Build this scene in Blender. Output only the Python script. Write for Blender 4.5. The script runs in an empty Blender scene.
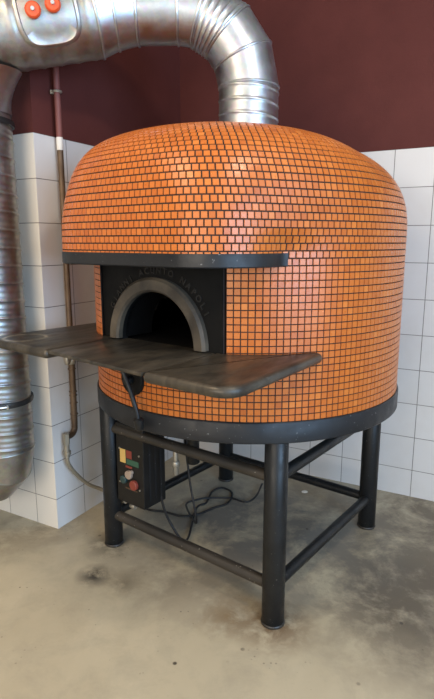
import bpy, bmesh, math, random
from mathutils import Vector, Matrix
from math import sin, cos, pi, radians, hypot, atan2, sqrt
random.seed(7)
C = bpy.context.scene.collection
SC = bpy.context.scene

# ------------------------------------------------------------------ materials
def mat(name, color=(.5,.5,.5), rough=.5, metal=0.0, spec=.5):
    m = bpy.data.materials.new(name); m.use_nodes = True
    b = m.node_tree.nodes['Principled BSDF']
    b.inputs['Base Color'].default_value = (*color, 1)
    b.inputs['Roughness'].default_value = rough
    b.inputs['Metallic'].default_value = metal
    b.inputs['Specular IOR Level'].default_value = spec
    return m
def nd(m, t, **kw):
    n = m.node_tree.nodes.new(t)
    for k, v in kw.items(): setattr(n, k, v)
    return n
def lk(m, a, b): m.node_tree.links.new(a, b)
def noise(m, vec, scale, detail=4, rough=.55, dist=0):
    n = nd(m, 'ShaderNodeTexNoise'); n.inputs['Scale'].default_value = scale
    n.inputs['Detail'].default_value = detail; n.inputs['Roughness'].default_value = rough
    n.inputs['Distortion'].default_value = dist
    if vec is not None: lk(m, vec, n.inputs['Vector'])
    return n.outputs['Fac']
def ramp(m, fac, stops):
    r = nd(m, 'ShaderNodeValToRGB'); lk(m, fac, r.inputs['Fac'])
    e = r.color_ramp.elements
    while len(e) < len(stops): e.new(.5)
    for el, (p, c) in zip(e, stops): el.position = p; el.color = (*c, 1) if len(c) == 3 else c
    return r.outputs['Color']
def mix(m, fac, a, b, blend='MIX'):
    n = nd(m, 'ShaderNodeMix', data_type='RGBA', blend_type=blend)
    if isinstance(fac, (int, float)): n.inputs[0].default_value = fac
    else: lk(m, fac, n.inputs[0])
    for i, v in ((6, a), (7, b)):
        if isinstance(v, tuple): n.inputs[i].default_value = (*v, 1)
        else: lk(m, v, n.inputs[i])
    return n.outputs[2]
def math_(m, op, a, b=None, c=None, clamp=False):
    n = nd(m, 'ShaderNodeMath', operation=op); n.use_clamp = clamp
    for i, v in enumerate((a, b, c)):
        if v is None: continue
        if isinstance(v, (int, float)): n.inputs[i].default_value = v
        else: lk(m, v, n.inputs[i])
    return n.outputs[0]
def bsdf(m): return m.node_tree.nodes['Principled BSDF']
def objco(m): return nd(m, 'ShaderNodeTexCoord').outputs['Object']
def bump(m, h, strength=.2, dist=.01):
    n = nd(m, 'ShaderNodeBump'); n.inputs['Strength'].default_value = strength
    n.inputs['Distance'].default_value = dist; lk(m, h, n.inputs['Height'])
    lk(m, n.outputs[0], bsdf(m).inputs['Normal'])
def maprange(m, v, a, b, c=0., d=1.):
    n = nd(m, 'ShaderNodeMapRange'); n.clamp = True
    lk(m, v, n.inputs[0])
    for i, x in enumerate((a, b, c, d)): n.inputs[i+1].default_value = x
    return n.outputs[0]
def spot(m, co, p, r0, r1):
    """1 inside radius r0 of point p, 0 beyond r1 (object space)."""
    n = nd(m, 'ShaderNodeVectorMath', operation='DISTANCE'); lk(m, co, n.inputs[0]); n.inputs[1].default_value = p
    return maprange(m, n.outputs['Value'], r0, r1, 1, 0)

def speckled(name, base, light, rough, sc=40, fleck=None, spec=.5, metal=0., bumpy=.1):
    m = mat(name, base, rough, metal, spec); co = objco(m)
    c = mix(m, maprange(m, noise(m, co, sc*.2, 5), .35, .7), base, light)
    if fleck:
        c = mix(m, maprange(m, noise(m, co, sc*3, 2), .70, .74), c, fleck)
    lk(m, c, bsdf(m).inputs['Base Color'])
    lk(m, maprange(m, noise(m, co, sc*.5, 4), .3, .7, rough-.1, rough+.15), bsdf(m).inputs['Roughness'])
    bump(m, noise(m, co, sc*4, 3), bumpy, .002)
    return m

BLACK = speckled('black_painted_steel', (.005,.006,.007), (.011,.0115,.012), .40, 40, (.12,.11,.10), spec=.35)
BANDM = speckled('dark_grey_painted_steel', (.007,.008,.010), (.015,.016,.018), .4, 30, (.14,.14,.14), spec=.35)
PANELM = speckled('matt_black_plate', (.005,.005,.005), (.009,.0085,.008), .6, 30, spec=.12)
ARCHM = speckled('worn_cast_iron', (.035,.029,.023), (.115,.093,.066), .45, 40, spec=.3)
LETM = mat('faded_cast_lettering', (.018,.016,.014), .5, 0, .25)
CAVM = speckled('sooty_refractory', (.004,.004,.004), (.009,.008,.008), .95, 12, spec=.05)
BARM = speckled('scuffed_brown_black_steel', (.015,.013,.011), (.042,.034,.026), .45, 18, (.2,.18,.15))
BOXM = speckled('black_box_enamel', (.006,.006,.006), (.012,.011,.010), .4, 20, spec=.3)
BRASS = speckled('tarnished_copper_pipe', (.075,.045,.025), (.17,.11,.065), .5, 30, metal=.4)
PVALVE = speckled('worn_nickel', (.30,.27,.21), (.45,.42,.36), .4, 30, metal=.6)
HOSEM = speckled('beige_grey_hose', (.20,.17,.12), (.28,.25,.19), .5, 20)
CABLE = mat('black_rubber_cable', (.012,.012,.013), .5)
RED = mat('red_orange_plastic', (.75,.10,.03), .35)
WHITEP = mat('white_plastic', (.7,.68,.64), .4)
YELL = mat('yellow_label', (.62,.40,.12), .5)
GRN = mat('green_enamel', (.03,.09,.055), .5)
REDB = mat('dull_red_enamel', (.22,.04,.025), .45)
TEAL = mat('dark_teal_plastic', (.02,.05,.05), .4)
CREAM = mat('pale_button_plastic', (.34,.26,.20), .4)
PUTTY = mat('white_paint_chip', (.75,.72,.66), .6)
PPIPE = mat('maroon_painted_pipe', (.20,.065,.055), .6)

def galv(name, base, light, rough, tint=None):
    m = mat(name, base, rough, 1.0); co = objco(m)
    f = maprange(m, noise(m, co, 9, 6, .65, .6), .3, .72)
    c = mix(m, f, base, light)
    v = nd(m, 'ShaderNodeTexVoronoi'); v.inputs['Scale'].default_value = 60; lk(m, co, v.inputs['Vector'])
    c = mix(m, .12, c, v.outputs['Color'], 'SOFT_LIGHT')
    if tint: c = mix(m, maprange(m, noise(m, co, 3.5, 4), .52, .75), c, tint)
    lk(m, c, bsdf(m).inputs['Base Color'])
    lk(m, maprange(m, noise(m, co, 14, 5), .3, .7, rough-.08, rough+.1), bsdf(m).inputs['Roughness'])
    bump(m, noise(m, co, 16, 3), .035, .003)
    return m
GALV = galv('galvanised_sheet', (.42,.435,.46), (.54,.56,.59), .38)
GALVD = galv('dull_galvanised_spiral', (.29,.295,.30), (.46,.455,.44), .42, (.36,.33,.26))
SEAM = mat('bright_seam_metal', (.75,.75,.74), .3, 1.0)
CLAMPM = mat('blackened_clamp_band', (.06,.06,.06), .4, .8)

def mosaic():
    m = mat('orange_mosaic_tile', (.7,.25,.05), .3, 0, .4)
    at = nd(m, 'ShaderNodeAttribute', attribute_name='tint')
    c = ramp(m, at.outputs['Fac'], [(0, (.38,.088,.012)), (.35, (.46,.118,.016)), (.7, (.51,.140,.020)), (1, (.58,.180,.032))])
    lk(m, c, bsdf(m).inputs['Base Color'])
    bsdf(m).inputs['Coat Weight'].default_value = .22
    bsdf(m).inputs['Coat Roughness'].default_value = .32
    lk(m, maprange(m, noise(m, objco(m), 60, 3), .3, .7, .26, .42), bsdf(m).inputs['Roughness'])
    return m
MOS = mosaic()
GROUT = speckled('brown_grout', (.020,.010,.007), (.038,.019,.012), .85, 30)

def shelfmat():
    m = mat('seasoned_steel_shelf', (.04,.038,.035), .42, .35)
    co = objco(m)
    mp = nd(m, 'ShaderNodeMapping'); mp.inputs['Scale'].default_value = (3, 1, 1); mp.inputs['Rotation'].default_value = (0,0,.5); lk(m, co, mp.inputs[0])
    c = mix(m, maprange(m, noise(m, mp.outputs[0], 3.2, 6, .62, 1.2), .35, .68), (.022,.020,.017), (.085,.070,.050))
    c = mix(m, maprange(m, noise(m, mp.outputs[0], 11, 5, .6, 2.), .60, .78), c, (.115,.102,.082))
    # pale ring worn by a pot on the left wing
    s = nd(m, 'ShaderNodeVectorMath', operation='DISTANCE'); lk(m, co, s.inputs[0]); s.inputs[1].default_value = (-.512, -.85, 1.09)
    d = math_(m, 'ABSOLUTE', math_(m, 'SUBTRACT', s.outputs['Value'], .082))
    ring = math_(m, 'MULTIPLY', maprange(m, d, .003, .010, 1, 0), maprange(m, noise(m, co, 14, 3), .38, .55))
    c = mix(m, math_(m, 'MULTIPLY', ring, .75), c, (.42,.36,.26))
    lk(m, c, bsdf(m).inputs['Base Color'])
    lk(m, maprange(m, noise(m, mp.outputs[0], 8, 5), .3, .7, .30, .50), bsdf(m).inputs['Roughness'])
    bump(m, noise(m, co, 30, 5), .15, .003)
    return m
SHELF = shelfmat()

def walltile(name, shift_u, tint=(.70,.68,.65)):
    m = mat(name, tint, .22)
    uv = nd(m, 'ShaderNodeUVMap', uv_map='UVMap')
    b = nd(m, 'ShaderNodeTexBrick'); b.offset = 0; b.squash = 1
    mp = nd(m, 'ShaderNodeMapping'); mp.inputs['Location'].default_value = (shift_u, 0, 0)
    lk(m, uv.outputs[0], mp.inputs[0]); lk(m, mp.outputs[0], b.inputs['Vector'])
    b.inputs['Scale'].default_value = 1; b.inputs['Brick Width'].default_value = .2076
    b.inputs['Row Height'].default_value = .2; b.inputs['Mortar Size'].default_value = .0022
    b.inputs['Mortar Smooth'].default_value = .35; b.inputs['Bias'].default_value = 0
    b.inputs['Color1'].default_value = (*tint, 1)
    b.inputs['Color2'].default_value = (*[x*.965 for x in tint], 1)
    b.inputs['Mortar'].default_value = (.16,.145,.13, 1)
    sm = mix(m, maprange(m, noise(m, objco(m), 5, 4), .5, .8, 0, .25), b.outputs['Color'], (.55,.50,.44))
    lk(m, sm, bsdf(m).inputs['Base Color'])
    lk(m, maprange(m, b.outputs['Fac'], 0, 1, .24, .8), bsdf(m).inputs['Roughness'])
    h = math_(m, 'SUBTRACT', 1, b.outputs['Fac'])
    bump(m, math_(m, 'ADD', h, math_(m, 'MULTIPLY', noise(m, objco(m), 7, 1), .35)), .3, .003)
    return m
def plaster(name, a, b_):
    m = mat(name, a, .75, 0, .25); co = objco(m)
    lk(m, mix(m, maprange(m, noise(m, co, 4, 5), .3, .7), a, b_), bsdf(m).inputs['Base Color'])
    bump(m, noise(m, co, 90, 4), .25, .002)
    return m
MAROON = plaster('maroon_wall_paint', (.092,.023,.019), (.112,.029,.024))
CEIL = plaster('off_white_ceiling_paint', (.6,.57,.52), (.66,.63,.58))

# ------------------------------------------------------------------ solved survey of the place
Hc, PITCH, FOC = 1.4758, 0.1979, 535.334
T = 1.9645                                     # top of the wall tiling
YAW = -0.4964
U = Vector((cos(YAW), sin(YAW), 0)); N = Vector((-sin(YAW), cos(YAW), 0))
PC = Vector((-0.833, 2.5703, 0))               # outer corner of the pier, on the floor
D = 1.2635
OV = Vector((0.1387, 2.5205, 0)); OYAW = -0.6605
def W(a, b, z=0): return PC + U*a + N*b + Vector((0, 0, z))

# ------------------------------------------------------------------ mesh helpers
def obj(name, bm, m, parent=None, smooth=False, loc=None, recalc=True):
    if recalc: bmesh.ops.recalc_face_normals(bm, faces=bm.faces[:])
    me = bpy.data.meshes.new(name); bm.to_mesh(me); bm.free()
    for mm in (m if isinstance(m, (list, tuple)) else [m]): me.materials.append(mm)
    if smooth:
        for p in me.polygons: p.use_smooth = True
        if smooth != 'all': me.set_sharp_from_angle(angle=radians(smooth if smooth is not True else 35))
    o = bpy.data.objects.new(name, me); C.objects.link(o)
    if parent: o.parent = parent
    if loc: o.location = loc
    return o
def thing(name, label, cat, loc=(0,0,0), rz=0, group=None):
    o = bpy.data.objects.new(name, None); C.objects.link(o); o.location = loc; o.rotation_euler = (0,0,rz)
    o.empty_display_size = .1
    o['label'] = label; o['category'] = cat
    if group: o['group'] = group
    return o
def tag(o, label, cat, group=None):
    o['label'] = label; o['category'] = cat
    if group: o['group'] = group
    return o
def struct(o): o['kind'] = 'structure'; return o
def frame(d):
    d = d.normalized(); a = Vector((0,0,1)) if abs(d.z) < .95 else Vector((1,0,0))
    x = d.cross(a).normalized(); y = x.cross(d).normalized(); return x, y
def cyl(bm, a, b, r, seg=24, r2=None, bev=0):
    a, b = Vector(a), Vector(b); d = (b-a).normalized(); x, y = frame(d); r2 = r if r2 is None else r2
    prof = [(a, 0.), (a, r-bev), (a+d*bev, r), (b-d*bev, r2), (b, r2-bev), (b, 0.)] if bev else [(a,0.),(a,r),(b,r2),(b,0.)]
    rings = []
    for c, rr in prof:
        if rr == 0: rings.append([bm.verts.new(c)]); continue
        rings.append([bm.verts.new(c + (x*cos(2*pi*k/seg) + y*sin(2*pi*k/seg))*rr) for k in range(seg)])
    bridge(bm, rings)
def bridge(bm, rings, mi=0, closed=True):
    for A, B in zip(rings, rings[1:]):
        n = max(len(A), len(B)); rng = range(n if closed else n-1)
        for k in rng:
            k2 = (k+1) % n
            if len(A) == 1: f = bm.faces.new((A[0], B[k], B[k2]))
            elif len(B) == 1: f = bm.faces.new((A[k], B[0], A[k2]))
            else: f = bm.faces.new((A[k], B[k], B[k2], A[k2]))
            f.material_index = mi
def tube(bm, pts, r, seg=12, caps=True):
    pts = [Vector(p) for p in pts]; n = len(pts)
    rs = r if isinstance(r, (list, tuple)) else [r]*n
    t0 = (pts[1]-pts[0]).normalized(); x, y = frame(t0); rings = []
    prev = t0
    for i, p in enumerate(pts):
        t = (pts[min(i+1, n-1)] - pts[max(i-1, 0)]).normalized()
        q = prev.rotation_difference(t); x = q @ x; y = q @ y; prev = t
        rings.append([bm.verts.new(p + (x*cos(2*pi*k/seg) + y*sin(2*pi*k/seg))*rs[i]) for k in range(seg)])
    if caps: rings = [[bm.verts.new(pts[0])]] + rings + [[bm.verts.new(pts[-1])]]
    bridge(bm, rings)
def spline(pts, n=12):
    P = [Vector(p) for p in pts]; P = [P[0]*2-P[1]] + P + [P[-1]*2-P[-2]]; out = []
    for i in range(1, len(P)-2):
        for k in range(n):
            t = k/n; a, b, c, d = P[i-1:i+3]
            out.append(.5*((2*b)+(c-a)*t+(2*a-5*b+4*c-d)*t*t+(3*b-a-3*c+d)*t**3))
    out.append(P[-2]); return out
def box(bm, lo, hi, bev=0, M=None):
    r = bmesh.ops.create_cube(bm, size=1)['verts']
    for v in r: v.co = Vector([lo[i] + (v.co[i]+.5)*(hi[i]-lo[i]) for i in range(3)])
    if bev:
        es = list({e for v in r for e in v.link_edges})
        rr = bmesh.ops.bevel(bm, geom=es, offset=bev, segments=2, affect='EDGES', profile=.5)
        r = list({v for f in rr['faces'] for v in f.verts} | {v for v in r if v.is_valid})
    if M is not None:
        for v in r: v.co = M @ v.co
def torus(bm, c, axis, R, r, seg=48, ms=8):
    c = Vector(c); x, y = frame(Vector(axis)); d = Vector(axis).normalized(); rings = []
    for k in range(seg+1):
        a = 2*pi*k/seg; e = x*cos(a)+y*sin(a)
        rings.append([bm.verts.new(c + e*(R + r*cos(2*pi*j/ms)) + d*r*sin(2*pi*j/ms)) for j in range(ms)])
    bridge(bm, rings); bmesh.ops.remove_doubles(bm, verts=bm.verts[:], dist=1e-6)
def prism(bm, pts, z0, z1, nose=0, steps=5):
    """closed plan outline, rounded edge of radius nose on both rims"""
    n = len(pts); P = [Vector((p[0], p[1])) for p in pts]
    area = sum(P[i].x*P[(i+1) % n].y - P[(i+1) % n].x*P[i].y for i in range(n))
    if area < 0: P.reverse()
    nrm = []
    for i in range(n):
        a = (P[i]-P[i-1]).normalized(); b = (P[(i+1) % n]-P[i]).normalized()
        na = Vector((a.y, -a.x)); nb = Vector((b.y, -b.x)); m_ = (na+nb)
        nrm.append(m_/max(m_.dot(na), .4))
    lv = []
    if nose:
        for k in range(steps+1):
            a = pi/2*k/steps; lv.append((z0 + nose*(1-cos(a)), nose*(1-sin(a))))
        for k in range(steps+1):
            a = pi/2*k/steps; lv.append((z1 - nose*(1-sin(a)), nose*(1-cos(a))))
    else: lv = [(z0, 0), (z1, 0)]
    rings = [[bm.verts.new((P[i].x - nrm[i].x*ins, P[i].y - nrm[i].y*ins, z)) for i in range(n)] for z, ins in lv]
    bridge(bm, rings); bm.faces.new(list(reversed(rings[0]))); bm.faces.new(rings[-1])
def roundpoly(pts, rad, seg=7):
    out = []; n = len(pts)
    for i in range(n):
        p = Vector(pts[i]); a = Vector(pts[i-1]); b = Vector(pts[(i+1) % n]); r = rad[i]
        if r <= 0: out.append(p); continue
        da = (a-p).normalized(); db = (b-p).normalized(); ang = da.angle(db); L = r/math.tan(ang/2)
        s = p+da*L; e = p+db*L; c = p + (da+db).normalized()*(r/sin(ang/2))
        a0 = atan2((s-c).y, (s-c).x); a1 = atan2((e-c).y, (e-c).x); d = (a1-a0+pi) % (2*pi) - pi
        out += [c + Vector((cos(a0+d*k/seg), sin(a0+d*k/seg)))*r for k in range(seg+1)]
    return out

# ------------------------------------------------------------------ room
X0, X1, Y0 = -2.6, 4.4, -4.6      # left wall, right wall (along U), wall behind the viewer (along N)
ZC = 3.15
def wallquad(bm, p0, p1, z0, z1, mi, u0=0., off=0.):
    uvl = bm.loops.layers.uv.get('UVMap') or bm.loops.layers.uv.new('UVMap')
    v = [bm.verts.new((p0.x,p0.y,z0)), bm.verts.new((p1.x,p1.y,z0)), bm.verts.new((p1.x,p1.y,z1)), bm.verts.new((p0.x,p0.y,z1))]
    f = bm.faces.new(v); f.material_index = mi; L = (p1-p0).length
    for l, (a, z) in zip(f.loops, ((u0,z0),(u0+L,z0),(u0+L,z1),(u0,z1))): l[uvl].uv = (a, z - T + 2.0)
def wall(name, a0, b0, a1, b1, joint, tint, ext=(0,0)):
    """tiled dado standing 12 mm proud of the painted wall above"""
    bm = bmesh.new(); p0, p1 = W(a0, b0), W(a1, b1)
    d = (p1-p0).normalized(); nn = Vector((d.y, -d.x, 0))      # towards the room
    wallquad(bm, p0, p1, 0, T, 0)
    q0, q1 = p0 - nn*.012 - d*ext[0], p1 - nn*.012 + d*ext[1]
    wallquad(bm, q0, q1, T, ZC, 1)
    f = bm.faces.new([bm.verts.new((p.x,p.y,T)) for p in (p0,p1,q1,q0)]); f.material_index = 0
    uvl = bm.loops.layers.uv['UVMap']
    for l in f.loops: l[uvl].uv = (.1, .1)
    m = walltile(name+'_tiles', (-joint) % .2076, tint)
    return struct(obj(name, bm, [m, MAROON], recalc=False))
wall('wall_back', 0, D, X1, D, 1.355, (.70,.68,.66), (.012, 0))
wall('wall_side', 0, 0, 0, D, .2051, (.72,.70,.68), (-.012, .012))
wall('wall_left', X0, 0, 0, 0, (-X0-.1478), (.72,.68,.61), (0, -.012))  # warm light on this face put into its tile tint
def plain(name, ps, m, uvs=None):
    bm = bmesh.new(); bm.faces.new([bm.verts.new(p) for p in ps]); return struct(obj(name, bm, m, recalc=False))
# wall behind the viewer and right wall carry the windows that light the room
def wall_with_hole(name, A, B, h0, h1, z0, z1):
    bm = bmesh.new(); L = (B-A).length; d = (B-A).normalized(); nn = Vector((d.y, -d.x, 0))
    def P(s, z, o=0): q = A + d*s - nn*o; return bm.verts.new((q.x, q.y, z))
    for s0, s1, a, b in ((0,h0,0,ZC),(h1,L,0,ZC),(h0,h1,0,z0),(h0,h1,z1,ZC)):
        bm.faces.new((P(s0,a),P(s1,a),P(s1,b),P(s0,b)))
    for (s0,a),(s1,b) in (((h0,z0),(h1,z0)),((h1,z0),(h1,z1)),((h1,z1),(h0,z1)),((h0,z1),(h0,z0))):
        bm.faces.new((P(s0,a),P(s1,b),P(s1,b,.2),P(s0,a,.2)))
    return struct(obj(name, bm, CEIL, recalc=False))
wall_with_hole('wall_right', W(X1, D), W(X1, Y0), 1.9, 4.9, .8, 2.7)
wall_with_hole('wall_front', W(X1, Y0), W(X0, Y0), 1.6, 5.0, .7, 2.7)
plain('wall_far_left', [W(X0,Y0,0), W(X0,0,0), W(X0,0,ZC), W(X0,Y0,ZC)], CEIL)
plain('ceiling', [W(X0,Y0,ZC), W(X0,D,ZC), W(X1,D,ZC), W(X1,Y0,ZC)], CEIL)
def window(name, c, d, w, h):
    bm = bmesh.new(); x = d
    def bar(s0, s1, z0, z1):
        p = c + x*((s0+s1)/2); M = Matrix.Translation((p.x, p.y, (z0+z1)/2)) @ Matrix.Rotation(atan2(d.y, d.x), 4, 'Z')
        box(bm, (-(s1-s0)/2, -.03, -(z1-z0)/2), ((s1-s0)/2, .03, (z1-z0)/2), 0, M)
    z0 = c.z-h/2; z1 = c.z+h/2
    bar(-w/2, w/2, z0, z0+.06); bar(-w/2, w/2, z1-.06, z1)
    for s in (-w/2+.03, 0, w/2-.03): bar(s-.03, s+.03, z0+.06, z1-.06)
    return struct(obj(name, bm, WHITEP))
nr = (W(X1, Y0)-W(X1, D)).normalized(); outR = U; outF = -N
window('window_1', W(X1, D, 1.75) + nr*3.4 + U*.12, nr, 3.0, 1.9)
nf = (W(X0, Y0)-W(X1, Y0)).normalized()
window('window_2', W(X1, Y0, 1.7) + nf*3.3 - N*.12, nf, 3.4, 2.0)

# floor: worn grey-tan screed
def floormat():
    m = mat('worn_screed', (.3,.25,.18), .5); co = objco(m)
    big = maprange(m, noise(m, co, 1.1, 6, .6, .5), .32, .70)
    c = mix(m, big, (.40,.335,.225), (.52,.445,.31))
    c = mix(m, maprange(m, noise(m, co, 5, 8, .75, .3), .45, .8, 0, .5), c, (.235,.205,.155))
    # dirt at legs, darker blotches behind and beside the oven, under-oven shade painted in
    def L(x, y):
        v = OV + Vector((x*cos(OYAW)-y*sin(OYAW), x*sin(OYAW)+y*cos(OYAW), 0)); return tuple(v)
    n1 = noise(m, co, 3.5, 9, .72, .25); n2 = noise(m, co, 9, 8, .7, .3)
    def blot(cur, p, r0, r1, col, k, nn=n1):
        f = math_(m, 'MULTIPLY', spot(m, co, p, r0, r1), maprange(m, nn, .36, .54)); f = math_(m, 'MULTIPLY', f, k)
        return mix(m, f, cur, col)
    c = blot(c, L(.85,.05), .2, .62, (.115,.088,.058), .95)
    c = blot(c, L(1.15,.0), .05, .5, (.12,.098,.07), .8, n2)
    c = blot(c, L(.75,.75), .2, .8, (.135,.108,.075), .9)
    c = blot(c, L(0,.1), .3, .85, (.15,.14,.125), .9)  # shade beneath the oven put into the floor colour
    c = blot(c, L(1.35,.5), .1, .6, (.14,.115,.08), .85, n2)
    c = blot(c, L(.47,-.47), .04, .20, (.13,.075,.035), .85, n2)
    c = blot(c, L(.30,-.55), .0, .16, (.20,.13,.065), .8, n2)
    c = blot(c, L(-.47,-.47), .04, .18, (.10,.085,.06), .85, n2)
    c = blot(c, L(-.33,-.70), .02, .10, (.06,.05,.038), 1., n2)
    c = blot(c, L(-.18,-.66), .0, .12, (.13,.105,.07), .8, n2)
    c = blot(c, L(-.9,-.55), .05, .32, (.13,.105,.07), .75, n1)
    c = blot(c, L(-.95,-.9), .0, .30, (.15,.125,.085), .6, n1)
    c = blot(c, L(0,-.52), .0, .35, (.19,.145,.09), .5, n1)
    # small dark spatters and pale chips
    v = nd(m, 'ShaderNodeTexVoronoi'); v.inputs['Scale'].default_value = 9; lk(m, co, v.inputs['Vector'])
    c = mix(m, math_(m, 'MULTIPLY', maprange(m, v.outputs['Distance'], .05, .09, 1, 0), maprange(m, noise(m, co, 2.2, 2), .5, .6)), c, (.07,.055,.04))
    v = nd(m, 'ShaderNodeTexVoronoi'); v.inputs['Scale'].default_value = 30; lk(m, co, v.inputs['Vector'])
    c = mix(m, math_(m, 'MULTIPLY', maprange(m, v.outputs['Distance'], .08, .14, .8, 0), maprange(m, n1, .52, .62)), c, (.10,.08,.055))
    lk(m, c, bsdf(m).inputs['Base Color'])
    lk(m, maprange(m, n1, .3, .7, .36, .62), bsdf(m).inputs['Roughness'])
    bump(m, noise(m, co, 25, 8, .6), .12, .004)
    return m
bm = bmesh.new()
bm.faces.new([bm.verts.new(p) for p in (W(X0-.3,Y0-.3), W(X1+.3,Y0-.3), W(X1+.3,D+.1), W(X0-.3,D+.1))])
struct(obj('floor', bm, floormat(), recalc=False))

# ------------------------------------------------------------------ oven
oven = thing('pizza_oven', 'large domed pizza oven in orange mosaic tile on a black steel stand', 'pizza oven', OV, OYAW)
RB = .693; Z0, Z1 = .842, 1.397; PHL, PHR = -25.8*pi/180, 28.1*pi/180; ZSILL = 1.085; PY = -.614
PITCHT = .025
def dirv(t): return Vector((sin(t), -cos(t)))     # angle 0 = front of the oven

def add_tile(bm, fn, a0, a1, b0, b1, lay, gap=.0017, rise=.0024, bev=.0008):
    """fn(a,b,h) -> point at height h above the grout; a,b in metres"""
    g = gap
    lo = [fn(a, b, 0) for a, b in ((a0+g,b0+g),(a1-g,b0+g),(a1-g,b1-g),(a0+g,b1-g))]
    e = g+bev
    hi = [fn(a, b, rise) for a, b in ((a0+e,b0+e),(a1-e,b0+e),(a1-e,b1-e),(a0+e,b1-e))]
    A = [bm.verts.new(p) for p in lo]; B = [bm.verts.new(p) for p in hi]
    val = min(1, max(0, random.gauss(.5, .15)))
    fs = [bm.faces.new(B)] + [bm.faces.new((A[k], A[(k+1) % 4], B[(k+1) % 4], B[k])) for k in range(4)]
    for f in fs:
        f.material_index = 1; f[lay] = val

# drum
bm = bmesh.new(); lay = bm.faces.layers.float.new('tint')
ncol = round(2*pi*RB/PITCHT); nrow = round((Z1-Z0)/PITCHT); rh = (Z1-Z0)/nrow; cw = 2*pi*RB/ncol
def drumf(a, b, h): 
    t = a/RB; v = dirv(t)*(RB+h); return Vector((v.x, v.y, b))
for i in range(ncol):                     # grout skin
    t0, t1 = (i*cw)/RB, ((i+1)*cw)/RB
    for j in range(nrow):
        z0, z1 = Z0+j*rh, Z0+(j+1)*rh
        tm = ((t0+t1)/2+pi) % (2*pi)-pi
        if PHL < tm < PHR and z1 > ZSILL-.008: continue
        add_tile(bm, drumf, i*cw, (i+1)*cw, z0, z1, lay)
zk = [Z0, ZSILL, Z1+.05]
for i in range(ncol):
    t0, t1 = (i*cw)/RB, ((i+1)*cw)/RB; tm = ((t0+t1)/2+pi) % (2*pi)-pi
    for z0, z1 in zip(zk, zk[1:]):
        if PHL < tm < PHR and z0 >= ZSILL: continue
        f = bm.faces.new([bm.verts.new(drumf(a*RB, z, 0)) for a, z in ((t0,z0),(t1,z0),(t1,z1),(t0,z1))])
for s in (PHL, PHR):                          # returns where the tiled drum meets the flat front
    v = dirv(s)*RB; w = v + Vector((0, .06))
    bm.faces.new([bm.verts.new(p) for p in ((v.x,v.y,ZSILL),(w.x,w.y,ZSILL),(w.x,w.y,Z1+.05),(v.x,v.y,Z1+.05))])
bmesh.ops.remove_doubles(bm, verts=bm.verts[:], dist=1e-6)
obj('tiled_drum', bm, [GROUT, MOS], oven, recalc=False)

# dome with the squared-off hood over the mouth
HW, HF, HR = .485, .775, .246
ZH, ZD, HD = 1.397, 1.501, .400
NE, NF, NM, SHIFT, B1 = 2.774, 4.6, 3.2, .105, 1.207
def r_notch(t):
    """plan outline: round body united with the rounded-square hood"""
    d = dirv(t)
    if d.y >= 0: return RB
    lo, hi = .3, 1.1
    for _ in range(30):
        r = (lo+hi)/2; x, y = abs(d.x*r), -d.y*r; fr = HF + .018*(1-(x/HW)**2)
        if x > HW or y > fr or (x > HW-HR and y > fr-HR and hypot(x-HW+HR, y-fr+HR) > HR): hi = r
        else: lo = r
    h = max(.02-abs(lo-RB), 0)/.02
    return max(lo, RB) + h*h*.005
NT = 720
RN = [r_notch(-pi + 2*pi*i/NT) for i in range(NT)]
def _hull():
    P = sorted((sin(-pi+2*pi*i/NT)*RN[i], -cos(-pi+2*pi*i/NT)*RN[i]) for i in range(NT))
    def half(P):
        h = []
        for p in P:
            while len(h) > 1 and (h[-1][0]-h[-2][0])*(p[1]-h[-2][1])-(h[-1][1]-h[-2][1])*(p[0]-h[-2][0]) <= 0: h.pop()
            h.append(p)
        return h
    h = half(P)[:-1] + half(P[::-1])[:-1]; out = []
    for i in range(NT):
        d = dirv(-pi+2*pi*i/NT); best = RN[i]
        for k in range(len(h)):
            a, b = h[k-1], h[k]; ex, ey = b[0]-a[0], b[1]-a[1]; den = d.x*ey-d.y*ex
            if abs(den) < 1e-9: continue
            r = (a[0]*ey-a[1]*ex)/den; s_ = (a[0]*d.y-a[1]*d.x)/den
            if r > 0 and -1e-6 <= s_ <= 1+1e-6: best = max(best, r)
        out.append(best)
    for _ in range(30): out = [(out[i-1]+2*out[i]+out[(i+1) % NT])/4 for i in range(NT)]
    return out
RH = _hull()
def tab(A, t):
    x = ((t+pi) % (2*pi))/(2*pi)*NT; i = int(x) % NT; f = x-int(x); return A[i]*(1-f)+A[(i+1) % NT]*f
def sstep(x): x = min(max(x, 0), 1); return x*x*(3-2*x)
prof = [(0., 0.)]
pv = (1., 0.)
for i in range(1, 2001):
    a = pi/2*i/2000; ze = sin(a)**(2/2.6); rho = max(1-ze**NM, 0)**(1/NM)
    prof.append((prof[-1][0]+hypot((rho-pv[0])*.72, (ze-pv[1])*HD), ze)); pv = (rho, ze)
pacc = [p[0] for p in prof]
import bisect
def dome_pt(t, b):
    z = ZH + b; b2 = b-(ZD-ZH)
    ze = 0.
    if b2 > 0:
        i = min(bisect.bisect_right(pacc, b2)-1, len(prof)-2); p, q = prof[i], prof[i+1]
        ze = min(p[1]+(q[1]-p[1])*(b2-p[0])/max(q[0]-p[0], 1e-9), 1); z = ZD+ze*HD
    k1 = sstep((b-.046)/.09); r = tab(RN, t)*(1-k1)+tab(RH, t)*k1
    k2 = sstep(ze/B1); r = r*(1-k2)+RB*k2
    ne = NE+(NF-NE)*max(cos(t), 0)
    r *= max(1-ze**ne, 0)**(1/ne)
    return Vector((sin(t)*r, -cos(t)*r - SHIFT*ze*ze, z))
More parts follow.
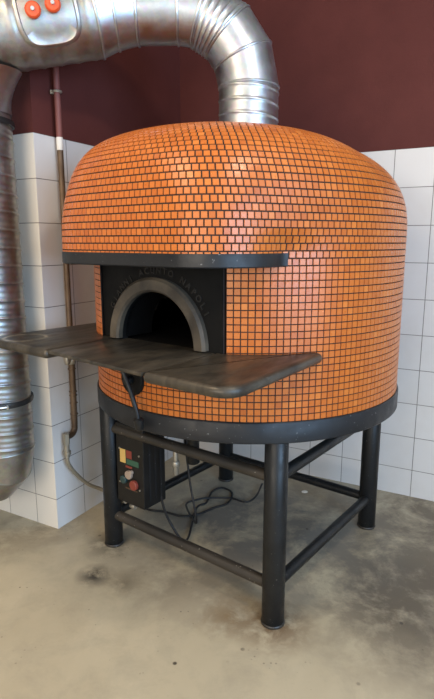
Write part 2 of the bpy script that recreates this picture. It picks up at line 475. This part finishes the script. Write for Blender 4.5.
def domef(t, b, h):
    p = dome_pt(t, b)
    if h == 0: return p
    n = (dome_pt(t+.004, b)-dome_pt(t-.004, b)).cross(dome_pt(t, b+.002)-dome_pt(t, max(b-.002, 0)))
    n.normalize()
    return p + n*h
bm = bmesh.new(); lay = bm.faces.layers.float.new('tint')
STOP = (ZD-ZH) + pacc[-1] - .07
nrow2 = int(STOP/PITCHT)
for j in range(nrow2):
    b0, b1 = j*PITCHT, (j+1)*PITCHT
    M = 480; ts = [2*pi*i/M for i in range(M+1)]; ps = [dome_pt(t, (b0+b1)/2) for t in ts]
    cum = [0.]
    for p, q in zip(ps, ps[1:]): cum.append(cum[-1]+(q-p).length)
    per = cum[-1]; n = max(10, round(per/PITCHT)); off = .5*(j % 2)
    def tt(a):
        w_, a = divmod(a, per); i = min(bisect.bisect_right(cum, a)-1, M-1)
        return w_*2*pi + ts[i] + (ts[i+1]-ts[i])*(a-cum[i])/max(cum[i+1]-cum[i], 1e-9)
    fn = lambda a, b, h: domef(tt(a), b, h)
    for i in range(n):
        add_tile(bm, fn, (i+off)/n*per, (i+1+off)/n*per, b0, b1, lay, gap=.0021)
rings = []
for j in range(nrow2+1):
    rings.append([bm.verts.new(dome_pt(2*pi*i/256, j*PITCHT)) for i in range(256)])
rings.append([bm.verts.new(dome_pt(0, 9))])
bridge(bm, rings)
obj('tiled_dome', bm, [GROUT, MOS], oven, recalc=False)
support_hood = lambda t: tab(RN, t)

# hood: steel band round its front and soffit below
def hood_pts(grow=0, n=120, tmax=None):
    out = []
    for i in range(n+1):
        t = -HT + 2*HT*i/n; out.append(dirv(t)*(support_hood(t)+grow))
    return out
HT = atan2(.502, .482)
outer = hood_pts(.005); inner = [dirv(-HT+2*HT*i/120)*(RB-.02) for i in range(121)]
bm = bmesh.new()
zb0, zb1 = 1.394, 1.442
rings = []
for i in range(121):
    o_, n_ = outer[i], inner[i]
    rings.append([bm.verts.new(p) for p in ((o_.x,o_.y,zb0+.004), (o_.x*.996,o_.y*.996,zb0), (n_.x,n_.y,zb0), (n_.x,n_.y,zb1), (o_.x*.985,o_.y*.985,zb1+.001), (o_.x,o_.y,zb1-.003))])
bridge(bm, rings)
bm.faces.new(rings[0]); bm.faces.new(list(reversed(rings[-1])))
obj('hood_band', bm, BANDM, oven, smooth=30)

# bottom steel ring
bm = bmesh.new(); rings = []
for r, z in ((.60,.762),(RB+.006,.762),(RB+.010,.766),(RB+.010,.838),(RB+.006,.843),(RB-.02,.843)):
    rings.append([bm.verts.new((*(dirv(2*pi*k/160)*r), z)) for k in range(160)])
bridge(bm, rings)
rings = [[bm.verts.new((*(dirv(2*pi*k/160)*.60), .762)) for k in range(160)], [bm.verts.new((0,0,.762))]]
bridge(bm, rings)
obj('base_ring', bm, BANDM, oven, smooth=40)

# flat front plate with arched mouth
AX, AZ, AO, AI = .012, 1.095, .252, .200
NA = 48
bm = bmesh.new()
xw0, xw1 = -.300, .326
ztop = zb0+.004
inn = [(AX - AI*cos(pi*k/NA), AZ + AI*sin(pi*k/NA)) for k in range(NA+1)]
inn = [(inn[0][0], ZSILL)] + inn + [(inn[-1][0], ZSILL)]
def edge_pt(x, z):                      # project from arch centre to the plate border
    dx, dz = x-AX, z-AZ
    if abs(dz) < 1e-6 or z <= AZ: return ((xw0 if dx < 0 else xw1), z)
    cand = []
    if dz > 0: cand.append((ztop-AZ)/dz)
    if dx > 1e-6: cand.append((xw1-AX)/dx)
    if dx < -1e-6: cand.append((xw0-AX)/dx)
    k = min(cand); return (AX+dx*k, AZ+dz*k)
o2 = [edge_pt(*p) for p in inn]
# insert the true corners by snapping the nearest border point
for cx_ in (xw0, xw1):
    i = min(range(len(o2)), key=lambda q: hypot(o2[q][0]-cx_, o2[q][1]-ztop)); o2[i] = (cx_, ztop)
for y0 in (PY,):
    A = [bm.verts.new((x, y0, z)) for x, z in inn]; B = [bm.verts.new((x, y0, z)) for x, z in o2]
    for k in range(len(A)-1): bm.faces.new((A[k], A[k+1], B[k+1], B[k]))
    A2 = [bm.verts.new((x, y0+.03, z)) for x, z in inn]; B2 = [bm.verts.new((x, y0+.03, z)) for x, z in o2]
    for k in range(len(A)-1):
        bm.faces.new((A2[k+1], A2[k], B2[k], B2[k+1])); bm.faces.new((A[k+1], A[k], A2[k], A2[k+1])); bm.faces.new((B[k], B[k+1], B2[k+1], B2[k]))
plate = obj('front_plate', bm, PANELM, oven)
# raised arch
bm = bmesh.new(); rings = []
sec = [(AI-.002, 0), (AI-.002, -.020), (AI+.006, -.028), (AO-.010, -.028), (AO, -.018), (AO, 0)]
for k in range(NA+1):
    a = pi*k/NA; rings.append([bm.verts.new((AX - r*cos(a), PY+y, AZ + r*sin(a))) for r, y in sec])
bridge(bm, rings); bm.faces.new(rings[0]); bm.faces.new(rings[-1])
obj('arch_frame', bm, ARCHM, plate, smooth=30)
# vaulted mouth tunnel and oven chamber
bm = bmesh.new(); rings = []
for y, r, zz in ((PY+.02, AI, 0), (PY+.17, AI+.0, 0), (PY+.18, AI+.02, .0)):
    rings.append([bm.verts.new((AX - r*cos(pi*k/NA), y, AZ + r*sin(pi*k/NA))) for k in range(NA+1)])
bridge(bm, rings, closed=False)
# dome chamber: half ellipsoid with opening at the front
for i in range(24):
    for k in range(64):
        q = []
        for a_, b_ in ((i,k),(i+1,k),(i+1,k+1),(i,k+1)):
            e = pi/2*a_/24; t = 2*pi*b_/64; q.append(Vector((.5*cos(e)*sin(t), -.5*cos(e)*cos(t), ZSILL+.42*sin(e))))
        cpt = sum(q, Vector())/4
        if cpt.y < -.3 and hypot(cpt.x-AX, cpt.z-AZ) < AI: continue
        bm.faces.new([bm.verts.new(p) for p in q])
bm.faces.new([bm.verts.new((x, y, ZSILL+.001)) for x, y in ((-.5,PY+.02),(.5,PY+.02),(.5,.5),(-.5,.5))] )
bmesh.ops.remove_doubles(bm, verts=bm.verts[:], dist=1e-5)
for f in list(bm.faces):
    pass
ch = obj('baking_chamber', bm, CAVM, oven, smooth=True, recalc=False)

# cast lettering round the arch
def letters(text, a_start, a_end, R, size, name, parent):
    n = len(text)
    for i, chh in enumerate(text):
        if chh == ' ': continue
        a = radians(a_start + (a_end-a_start)*i/(n-1))
        cu = bpy.data.curves.new('t', 'FONT'); cu.body = chh; cu.size = size; cu.extrude = .0016; cu.align_x = 'CENTER'
        cu.offset = .0006
        to = bpy.data.objects.new('t', cu); me = bpy.data.meshes.new_from_object(to)
        # local frame: up = radial, right = clockwise tangent, out = -y
        up = Vector((cos(a), 0, sin(a))); rt = Vector((sin(a), 0, -cos(a))); out = Vector((0,-1,0))
        org = Vector((AX, PY-.0018, AZ)) + up*(R - size*.35)
        tmp = bmesh.new(); tmp.from_mesh(me)
        for v in tmp.verts: v.co = org + rt*v.co.x + up*v.co.y + out*v.co.z
        obj(name, tmp, LETM, parent, recalc=False)
        bpy.data.meshes.remove(me); bpy.data.objects.remove(to); bpy.data.curves.remove(cu)
letters('GIANNI ACUNTO NAPOLI', 152, 28.5, .278, .034, 'letter', plate)

# landing shelf: thin centre sheet and two thick round-nosed wings
ZS = 1.090
def body_y(x): return -sqrt(max(RB*RB - x*x, 0)) + .012
cen = [(-.222, -.945), (.292, -.975), (.292, -.55), (.2, -.585), (-.2, -.585), (-.222, -.55)]
bm = bmesh.new(); prism(bm, cen, ZS-.014, ZS-.0005, .003, 2)
shelf = obj('landing_shelf', bm, SHELF, oven, smooth=40)
def wing(s, xi, xo, yf):
    xe = xo*.945
    pts = [(xi, yf), (xo, yf), (xe, body_y(xe*.995))]
    k = 10
    arc = [(xe+(xi-xe)*i/k) for i in range(1, k+1)]
    arc = [(x, body_y(x) if abs(x) > .305 else PY+.01) for x in arc]
    rad = [.015, .075, .02] + [0]*k
    P = roundpoly([Vector(p) for p in pts+arc], rad)
    bm = bmesh.new(); prism(bm, P, ZS-.034, ZS+.002, .0165, 5)
    return obj('shelf_wing', bm, SHELF, shelf, smooth=45)
wing(1, .293, .632, -.975)
wing(-1, -.224, -.655, -.955)

# air lever below the shelf
bm = bmesh.new()
t = -.115; rr = RB+.002
def onbody(x, z, h):
    a = math.asin(x/RB); v = dirv(a)*(RB+h); return Vector((v.x, v.y, z))
dax = Vector((*dirv(math.asin(-.055/RB)), 0))
c0 = onbody(-.045, .958, -.008)
cyl(bm, c0, c0+dax*.022, .062, 32, bev=.004)
lv = obj('damper_disc', bm, PANELM, oven, smooth=35)
bm = bmesh.new()
cyl(bm, c0+dax*.02, c0+dax*.05, .016, 16, bev=.002)
tube(bm, [onbody(-.050, 1.05, .05), onbody(-.045, 1.0, .052), onbody(-.010, .93, .05), onbody(.018, .855, .05), onbody(.022, .815, .045)], .0095, 12)
hd = obj('damper_handle', bm, BLACK, lv, smooth=45)
bm = bmesh.new(); cyl(bm, onbody(.022, .827, .046), onbody(.024, .780, .042), .020, 20, r2=.017, bev=.006)
obj('handle_knob', bm, BLACK, lv, smooth=45)

# stand
LG = .465
for sx, sy in ((-1,-1),(1,-1),(1,1),(-1,1)):
    bm = bmesh.new(); cyl(bm, (sx*LG, sy*LG, .004), (sx*LG, sy*LG, .764), .0445, 36, bev=.004)
    lg = obj('leg', bm, BLACK, oven, smooth=45)
    bm = bmesh.new(); cyl(bm, (sx*LG, sy*LG, 0), (sx*LG, sy*LG, .012), .0475, 32, bev=.003)
    obj('foot_disc', bm, BARM, lg, smooth=45)
cor = [(-LG,-LG),(LG,-LG),(LG,LG),(-LG,LG)]
for i in range(4):
    a, b = Vector(cor[i]), Vector(cor[(i+1) % 4]); d = (b-a).normalized()
    for z, r in ((.163, .0235), (.612, .0235)):
        p0 = a+d*.035; p1 = b-d*.035
        bm = bmesh.new(); cyl(bm, (p0.x,p0.y,z), (p1.x,p1.y,z), r, 24)
        obj('stretcher', bm, BARM if (i == 0) else BLACK, oven, smooth=45)

# gas control box hung behind the front left leg
bm = bmesh.new(); bx0, bx1, by0, by1, bz0, bz1 = -.410, -.228, -.478, -.335, .258, .650
box(bm, (bx0,by0,bz0), (bx1,by1,bz1), .004)
cb = obj('control_box', bm, BOXM, oven)
bm = bmesh.new()
for k in range(3):
    y = by0+.035+k*.036; box(bm, (bx1-.002, y, bz0+.03), (bx1+.002, y+.009, bz1-.04), 0)
obj('vent_slot', bm, BANDM, cb)
def onbox(u, v): return Vector((bx0+.01+(bx1-bx0)*.88*(u-.02), by0, bz0+.337*v))
def patch(name, u0, u1, v0, v1, m, th=.003, lab=None):
    bm = bmesh.new(); a, b = onbox(u0,v0), onbox(u1,v1); box(bm, (a.x, by0-th, a.z), (b.x, by0+.001, b.z), .0008)
    o = obj(name, bm, m, cb)
    if lab: o['label'] = lab
patch('instruction_label', .13, .36, .60, .80, YELL, .002, 'yellow label')
patch('status_panel', .40, .62, .685, .80, REDB, .002, 'red panel')
patch('status_panel', .40, .90, .595, .675, GRN, .002, 'green panel')
patch('status_panel', .36, .62, .545, .575, REDB, .003, 'thin red strip')
patch('trim_strip', .32, .82, .225, .245, BRASS, .002, 'thin brass strip')
for u, v, r, m, l in ((.52,.455,.021,CREAM,'pale round button'), (.30,.36,.020,TEAL,'dark teal round knob'), (.72,.325,.024,REDB,'red round button'), (.62,.50,.010,CREAM,'small pale button')):
    bm = bmesh.new(); p = onbox(u, v); cyl(bm, p+Vector((0,.002,0)), p+Vector((0,-.016,0)), r, 20, bev=.003); o = obj('button', bm, m, cb, smooth=40); o['label'] = l
for u, v in ((.93,.77),(.93,.27),(.12,.80),(.10,.30)):
    bm = bmesh.new(); p = onbox(u, v); cyl(bm, p+Vector((0,.002,0)), p+Vector((0,-.004,0)), .0045, 10); obj('screw', bm, PVALVE, cb, smooth=40)
bm = bmesh.new()
cyl(bm, (-.345,-.44,bz0+.002), (-.345,-.44,bz0-.03), .011, 14, bev=.002)
cyl(bm, (-.36,-.44,bz0-.03), (-.325,-.445,bz0-.026), .014, 16, bev=.004)
obj('gas_fitting', bm, PVALVE, cb, smooth=45)
bm = bmesh.new()
cyl(bm, (-.165,-.33,.56), (-.165,-.33,.40), .013, 16, bev=.003)
cyl(bm, (-.165,-.33,.47), (-.165,-.33,.44), .019, 16, bev=.003)
obj('burner_valve', bm, PVALVE, oven, smooth=45)
bm = bmesh.new()
cyl(bm, (-.10,-.28,.763), (-.10,-.28,.46), .03, 20, bev=.003)
cyl(bm, (-.20,-.20,.763), (-.20,-.20,.50), .022, 20, bev=.003)
obj('burner_pipe', bm, BLACK, oven, smooth=45)

# ------------------------------------------------------------------ power cord on the floor
def LW(x, y, z=0): return OV + Vector((x*cos(OYAW)-y*sin(OYAW), x*sin(OYAW)+y*cos(OYAW), z))
import sys
def pix_floor(x, y, z=.006):
    v = (349.5-y)/FOC; u = (x-217)/FOC
    d = Vector((u, cos(PITCH)+v*sin(PITCH), -sin(PITCH)+v*cos(PITCH))); t_ = (z-Hc)/d.z; return Vector((d.x*t_, d.y*t_, z))
CORD1 = [(-.640,3.05)]
pts = [LW(-.235,-.37,.30), LW(-.21,-.34,.16), LW(-.16,-.27,.03)] + [Vector((x, y, .007)) for x, y in
      [PF[:2] for PF in [tuple(pix_floor(*q)) for q in ((196,509),(206,503),(212,492),(222,488),(232,493),(228,503),(214,508),(196,515),(180,516),(165,512),(150,510),(138,506))]]]
bm = bmesh.new(); tube(bm, spline(pts, 10), .006, 10)
tag(obj('power_cord', bm, CABLE, smooth=60), 'black power cord looped on the floor under the oven beside the control box', 'cord')
pts = [LW(-.233,-.42,.33), LW(-.20,-.40,.22), LW(-.17,-.33,.08)] + [Vector(pix_floor(*q)) for q in ((183,507),(192,512),(200,511))]
pts = [LW(-.20,-.22,.50), LW(-.17,-.22,.30), LW(-.15,-.2,.10)] + [Vector(pix_floor(*q, .02)) for q in ((186,505),(196,500),(208,498),(230,498),(246,502),(256,496),(262,484))]
bm = bmesh.new(); tube(bm, spline(pts, 10), .0055, 10)
tag(obj('power_cord', bm, CABLE, smooth=60), 'thin black cable trailing from the burner towards the right under the oven', 'cord')
bm = bmesh.new()
p = pix_floor(304.5, 493, 0) 
bmesh.ops.create_icosphere(bm, subdivisions=2, radius=.012, matrix=Matrix.Translation(p+Vector((0,0,.008))) @ Matrix.Diagonal((1.6,1,.7,1)))
tag(obj('crumpled_scrap', bm, PUTTY, smooth=20), 'tiny pale crumpled scrap on the floor by the rear stretcher', 'scrap')

# ------------------------------------------------------------------ gas pipe on the side wall
def S(n_, off, z): return W(off, n_, z)
gp = thing('gas_pipe', 'thin brown vertical gas pipe with hose running down the white tiled wall', 'pipe', S(.13,.03,0))
gp.location = (0,0,0)
bm = bmesh.new(); cyl(bm, S(.131,.032,1.955), S(.131,.032,3.14), .0145, 20); o = obj('painted_pipe', bm, PPIPE, gp, smooth=45); o['label'] = 'upper length painted maroon'
bm = bmesh.new(); torus(bm, S(.131,.032,2.16), (0,0,1), .018, .006, 24, 8); box(bm, (-.012,-.012,-.008), (.012,.012,.008), 0, Matrix.Translation(S(.131,.010,2.16)))
obj('pipe_clip', bm, PVALVE, gp, smooth=40)
bm = bmesh.new(); cyl(bm, S(.131,.032,1.900), S(.131,.032,1.962), .0155, 20, bev=.003); o = obj('pipe_collar', bm, PUTTY, gp, smooth=45); o['label'] = 'pale collar'
bm = bmesh.new(); cyl(bm, S(.131,.032,.88), S(.131,.032,1.905), .0145, 20)
obj('copper_pipe', bm, BRASS, gp, smooth=45)
bm = bmesh.new()
cyl(bm, S(.131,.032,.905), S(.131,.032,.865), .021, 20, bev=.003)
cyl(bm, S(.131,.032,.885), S(.088,.036,.905), .013, 16, bev=.002)
cyl(bm, S(.095,.036,.87), S(.095,.036,.92), .012, 16, bev=.002)
obj('gas_tap', bm, PVALVE, gp, smooth=45)
bm = bmesh.new()
cyl(bm, S(.13,.032,.87), S(.127,.032,.545), .0165, 20)
for z in (.84,.72,.70,.66,.60): torus(bm, S(.129,.032,z), (0,0,1), .018, .003, 24, 6)
tube(bm, spline([S(.127,.032,.55), S(.125,.032,.52), S(.108,.034,.500), S(.085,.036,.495), S(.065,.036,.497)]), .016, 14)
obj('elbow_pipe', bm, BRASS, gp, smooth=45)
bm = bmesh.new()
cyl(bm, S(.060,.036,.515), S(.058,.036,.455), .0175, 6, bev=.002)
cyl(bm, S(.058,.036,.46), S(.058,.036,.385), .0145, 16, bev=.002)
cyl(bm, S(.058,.036,.42), S(.059,.036,.40), .020, 16, bev=.002)
obj('union_nut', bm, PVALVE, gp, smooth=35)
bm = bmesh.new()
A_ = LW(-.43,-.43,.22)
tube(bm, spline([S(.058,.036,.39), S(.062,.037,.35), S(.10,.042,.285), S(.18,.055,.19), S(.26,.10,.125), LW(-.60,-.33,.12), LW(-.50,-.38,.19), LW(-.41,-.43,.225)], 12), .0100, 12)
obj('flexible_hose', bm, HOSEM, gp, smooth=60)

# ------------------------------------------------------------------ ventilation duct
duct = thing('ventilation_duct', 'silver galvanised ventilation duct rising from the oven dome and crossing to the left', 'duct', OV)
duct.location = (0,0,0)
def ring_pts(c, d, r, seg=64, stretch=None):
    x, y = frame(d); return [c + (x*cos(2*pi*k/seg)+y*sin(2*pi*k/seg))*r for k in range(seg)]
OF = Vector((OV.x, OV.y, 0)); R1 = .130
# riser with wrapped ribs
bm = bmesh.new(); rings = []; seg = 72
z0, z1 = 1.86, 2.135; nz = 90
for j in range(nz+1):
    z = z0+(z1-z0)*j/nz; rings.append([])
    for k in range(seg):
        a = 2*pi*k/seg; ph = (z-z0)/.055 + k/seg*1.0
        fr = ph % 1; h = .0035*math.exp(-((fr-.5)/.10)**2)
        rings[-1].append(bm.verts.new(OF + Vector((cos(a)*(R1+h), sin(a)*(R1+h), z))))
bridge(bm, rings)
obj('riser', bm, GALV, duct, smooth=60)
# gored elbow: start up, turn towards d1
P0 = OF + Vector((0,0,2.135)); d1 = Vector((-1,-.03,0)).normalized(); RBD = .305
cen_ = P0 + d1*RBD
def arc(th): return cen_ - d1*RBD*cos(th) + Vector((0,0,1))*RBD*sin(th)
def arcd(th): return (d1*sin(th) + Vector((0,0,1))*cos(th)).normalized()
ths = [0, 24, 46, 72, 90]
ths = [radians(t) for t in ths]
bm = bmesh.new(); seams = []
def gore(bm, c0, n0, c1, n1, r0, r1, ribs=0, seg=64):
    ax = (c1-c0).normalized(); x, y = frame(ax); rings = []; st = ribs*8 if ribs else 2
    for j in range(st+1):
        f = j/st; rings.append([])
        for k in range(seg):
            e = x*cos(2*pi*k/seg)+y*sin(2*pi*k/seg)
            rr = r0+(r1-r0)*f
            if ribs: rr += .0030*math.exp(-((((f*ribs) % 1)-.5)/.14)**2)
            b = c0+e*rr
            t0 = ((c0-b).dot(n0))/ax.dot(n0); t1 = ((c1-b).dot(n1))/ax.dot(n1)
            rings[-1].append(bm.verts.new(b+ax*(t0+(t1-t0)*f)))
    bridge(bm, rings)
def seamring(bm, c, n, ax, r, h=.005, w=.006, seg=64):
    x, y = frame(ax); rings = []
    for k in range(seg+1):
        e = x*cos(2*pi*k/seg)+y*sin(2*pi*k/seg); b = c+e*r; b = b+ax*((c-b).dot(n)/ax.dot(n)); rg = []
        for j in range(8):
            q = 2*pi*j/8; rg.append(bm.verts.new(b + e*h*cos(q) + ax*w*sin(q)))
        rings.append(rg)
    bridge(bm, rings)
gr = [0, 2, 0, 6]
# gore centre points: corner polyline tangent to the arc
corners = [P0]
for a, b in zip(ths, ths[1:]):
    m_ = (a+b)/2; corners.append(cen_ + (arc(m_)-cen_)/cos((b-a)/2))
corners.append(arc(ths[-1]))
polys = [P0] + [arc(t) for t in ths[1:]]
for i in range(4):
    gore(bm, polys[i], arcd(ths[i]), polys[i+1], arcd(ths[i+1]), R1, R1, (0, 0, 5, 0)[i])
for i in range(5):
    seamring(bm, polys[i], arcd(ths[i]), arcd(ths[i]), R1+.001)
obj('duct_elbow', bm, GALV, duct, smooth=35)
# horizontal runs: straight, then gentle bend and taper up to the wide tee
E0 = polys[-1]; E1 = E0 + d1*.075; E2 = E0 + d1*.175
E3 = E2 + Vector((-.10,-.012,-.010)); E4 = E3 + Vector((-.075,-.012,-.020))
dT = Vector((-.93,-.20,-.20)).normalized(); E5 = E4 + dT*.95
R2 = .163
bis = lambda a, b: (a.normalized()+b.normalized()).normalized()
dd = [(E1-E0), (E2-E1), (E3-E2), (E4-E3), dT]
bm = bmesh.new()
gore(bm, E0, d1, E2, bis(dd[1],dd[2]), R1, R1+.004)
obj('duct_section', bm, GALV, duct, smooth=35)
bm = bmesh.new()
gore(bm, E2, bis(dd[1],dd[2]), E3, bis(dd[2],dd[3]), R1+.004, R1+.018)
gore(bm, E3, bis(dd[2],dd[3]), E4, bis(dd[3],dd[4]), R1+.018, R2)
seamring(bm, E2, bis(dd[1],dd[2]), d1, R1+.006); seamring(bm, E3, bis(dd[2],dd[3]), dd[2].normalized(), R1+.019)
seamring(bm, E4, bis(dd[3],dd[4]), dT, R2+.001)
obj('duct_bend', bm, GALV, duct, smooth=35)
bm = bmesh.new()
gore(bm, E4, bis(dd[3],dd[4]), E5, dT, R2, R2, 13, 72)
tee = obj('duct_trunk', bm, GALVD, duct, smooth=60)
# inspection hatch on the front of the trunk
def on_trunk(s, ang, h):
    """s along the trunk from E4, ang: 0 = facing the viewer horizontally, positive down"""
    up = (Vector((0,0,1)) - dT*dT.z).normalized(); fw = dT.cross(up).normalized()
    if fw.y > 0: fw = -fw
    e = fw*cos(ang) - up*sin(ang); return E4 + dT*s + e*(R2+h), e
HS, HA = .188, radians(8)
HL, HH = .120, radians(42)
def hatch_pt(k, n, sc, h):
    a = 2*pi*k/n; c_, s_ = cos(a), sin(a); ee = 3.2
    x = math.copysign(abs(c_)**(2/ee), c_)*HL*sc; y = math.copysign(abs(s_)**(2/ee), s_)*HH*sc
    return on_trunk(HS+x, HA+y, h)[0]
bm = bmesh.new(); rings = []
for sc, h in ((1.02,.000),(1.02,.007),(.97,.011),(.90,.011),(.87,.006),(.6,.007),(.3,.0075)):
    rings.append([bm.verts.new(hatch_pt(k, 64, sc, h)) for k in range(64)])
rings.append([bm.verts.new(on_trunk(HS, HA, .0075)[0])])
bridge(bm, rings)
hatch = obj('inspection_hatch', bm, GALVD, duct, smooth=50)
for s_, a_ in ((.160, radians(3)), (.238, radians(6))):
    bm = bmesh.new(); p, e = on_trunk(s_, a_, .006)
    cyl(bm, p, p+e*.012, .012, 20); 
    cyl(bm, p+e*.010, p+e*.034, .030, 28, bev=.007)
    k_ = obj('hatch_knob', bm, RED, hatch, smooth=45); k_['label'] = 'red plastic knob'
    bm = bmesh.new(); cyl(bm, p+e*.030, p+e*.046, .008, 12, bev=.001); obj('knob_bolt', bm, SEAM, k_, smooth=45)

# vertical spiral duct at the far left
VC = W(-.15, -.18, 0); RV = .147
vb = []
bm = bmesh.new(); rings = []; seg = 72
zv0, zv1 = .49, 2.02; nz = 420
for j in range(nz+1):
    z = zv0+(zv1-zv0)*j/nz; rings.append([])
    for k in range(seg):
        a = 2*pi*k/seg; ph = z/.078 + k/seg*1.0; fr = ph % 1
        ph2 = z/.026 + k/seg*3.0
        h = .0050*math.exp(-((fr-.5)/.06)**2) + .0007*sin(2*pi*ph2)
        rings[-1].append(bm.verts.new(VC + Vector((cos(a)*(RV+h), sin(a)*(RV+h), z))))
bridge(bm, rings)
obj('spiral_duct', bm, GALVD, duct, smooth=60)
# saddle branch joining trunk: short gore widening into the trunk
s_at = (VC - E4).dot(dT)/(1-dT.z**2)
cT = E4 + dT*((VC-E4).x/dT.x)
bm = bmesh.new()
jn = Vector((VC.x, VC.y, zv1))
rings = []
for f, rr in ((0, RV+.003), (.12, RV+.006), (.25, RV+.016), (.36, RV+.032), (.48, RV+.055), (.6, RV+.085)):
    c_ = jn.lerp(Vector((cT.x, cT.y, cT.z-.02)), f)
    rings.append([bm.verts.new(c_ + Vector((cos(2*pi*k/64)*rr*(1-.10*f if abs(sin(2*pi*k/64)) > .7 else 1), sin(2*pi*k/64)*min(rr, R2-.004), 0))) for k in range(64)])
bridge(bm, rings)
obj('branch_collar', bm, GALV, duct, smooth=60)
for z, m in ((1.985, CLAMPM), (.735, CLAMPM)):
    bm = bmesh.new(); rings = []
    for r, zz in ((RV+.002,-.012),(RV+.010,-.012),(RV+.012,0),(RV+.010,.012),(RV+.002,.012)):
        rings.append([bm.verts.new(VC+Vector((cos(2*pi*k/64)*r, sin(2*pi*k/64)*r, z+zz))) for k in range(64)])
    bridge(bm, rings); cl = obj('clamp_band', bm, m, duct, smooth=35)
    bm = bmesh.new(); a = radians(-62); e = Vector((cos(a), sin(a), 0)); p = VC+e*(RV+.016)+Vector((0,0,z)); tdir = Vector((-sin(a), cos(a), 0))
    cyl(bm, p-tdir*.022, p+tdir*.022, .0055, 10); cyl(bm, p-tdir*.026, p-tdir*.016, .010, 6); cyl(bm, p+tdir*.014, p+tdir*.022, .010, 6)
    obj('clamp_bolt', bm, SEAM, cl, smooth=35)
# closed bottom elbow turning to the left along the wall
bm = bmesh.new()
Lf = -U
q0 = Vector((VC.x, VC.y, zv0)); th = [0, 30, 60, 90]; RBe = .17; ce = q0 + Lf*RBe
pt = lambda t: ce - Lf*RBe*cos(radians(t)) - Vector((0,0,1))*RBe*sin(radians(t))
dr = lambda t: (Lf*sin(radians(t)) - Vector((0,0,1))*cos(radians(t))).normalized()
for a, b in zip(th, th[1:]):
    gore(bm, pt(a), dr(a), pt(b), dr(b), RV, RV)
for a in th: seamring(bm, pt(a), dr(a), dr(a), RV+.001, .004, .005)
gore(bm, pt(90), Lf, pt(90)+Lf*.7, Lf, RV, RV)
obj('duct_foot_elbow', bm, GALVD, duct, smooth=35)

# ------------------------------------------------------------------ light
def area(name, loc, target, sx, sy, power, color):
    l = bpy.data.lights.new(name, 'AREA'); l.shape = 'RECTANGLE'; l.size = sx; l.size_y = sy; l.energy = power; l.color = color
    o = bpy.data.objects.new(name, l); C.objects.link(o); o.location = loc
    o.rotation_euler = (Vector(target)-Vector(loc)).to_track_quat('-Z', 'Y').to_euler(); return o
cR = W(X1, D, 1.75) + nr*3.4 + U*.02
area('window_light_right', cR, cR - U*2, 2.8, 1.7, 185, (.44,.68,1.0))
cF = W(X1, Y0, 1.7) + nf*3.3 - N*.02
area('window_light_front', cF, cF + N*2, 3.2, 1.8, 105, (1.0,.85,.66))
area('ceiling_lamp_light', W(.3, -1.9, 3.05), W(.1, -1.4, 0), 1., 1., 42, (1.0,.78,.54))
area('ceiling_lamp_light', W(2.4, -1.0, 3.08), W(1.2, 0, 1), .25, .25, 22, (1.0,.88,.74))
w = bpy.data.worlds.new('World'); SC.world = w; w.use_nodes = True
bg = w.node_tree.nodes['Background']; bg.inputs[0].default_value = (.55,.75,1.0,1); bg.inputs[1].default_value = 1.0

# ------------------------------------------------------------------ camera
cam = bpy.data.cameras.new('camera'); co_ = bpy.data.objects.new('camera', cam); C.objects.link(co_)
co_.location = (0, 0, Hc); co_.rotation_euler = (pi/2-PITCH, 0, 0)
cam.sensor_fit = 'VERTICAL'; cam.sensor_height = 36; cam.lens = FOC/699*36; cam.clip_start = .05
SC.camera = co_
SC.view_settings.view_transform = 'Standard'; SC.view_settings.look = 'None'
SC.view_settings.gamma = 1; SC.view_settings.exposure = -0.12; SC.view_settings.use_curve_mapping = False
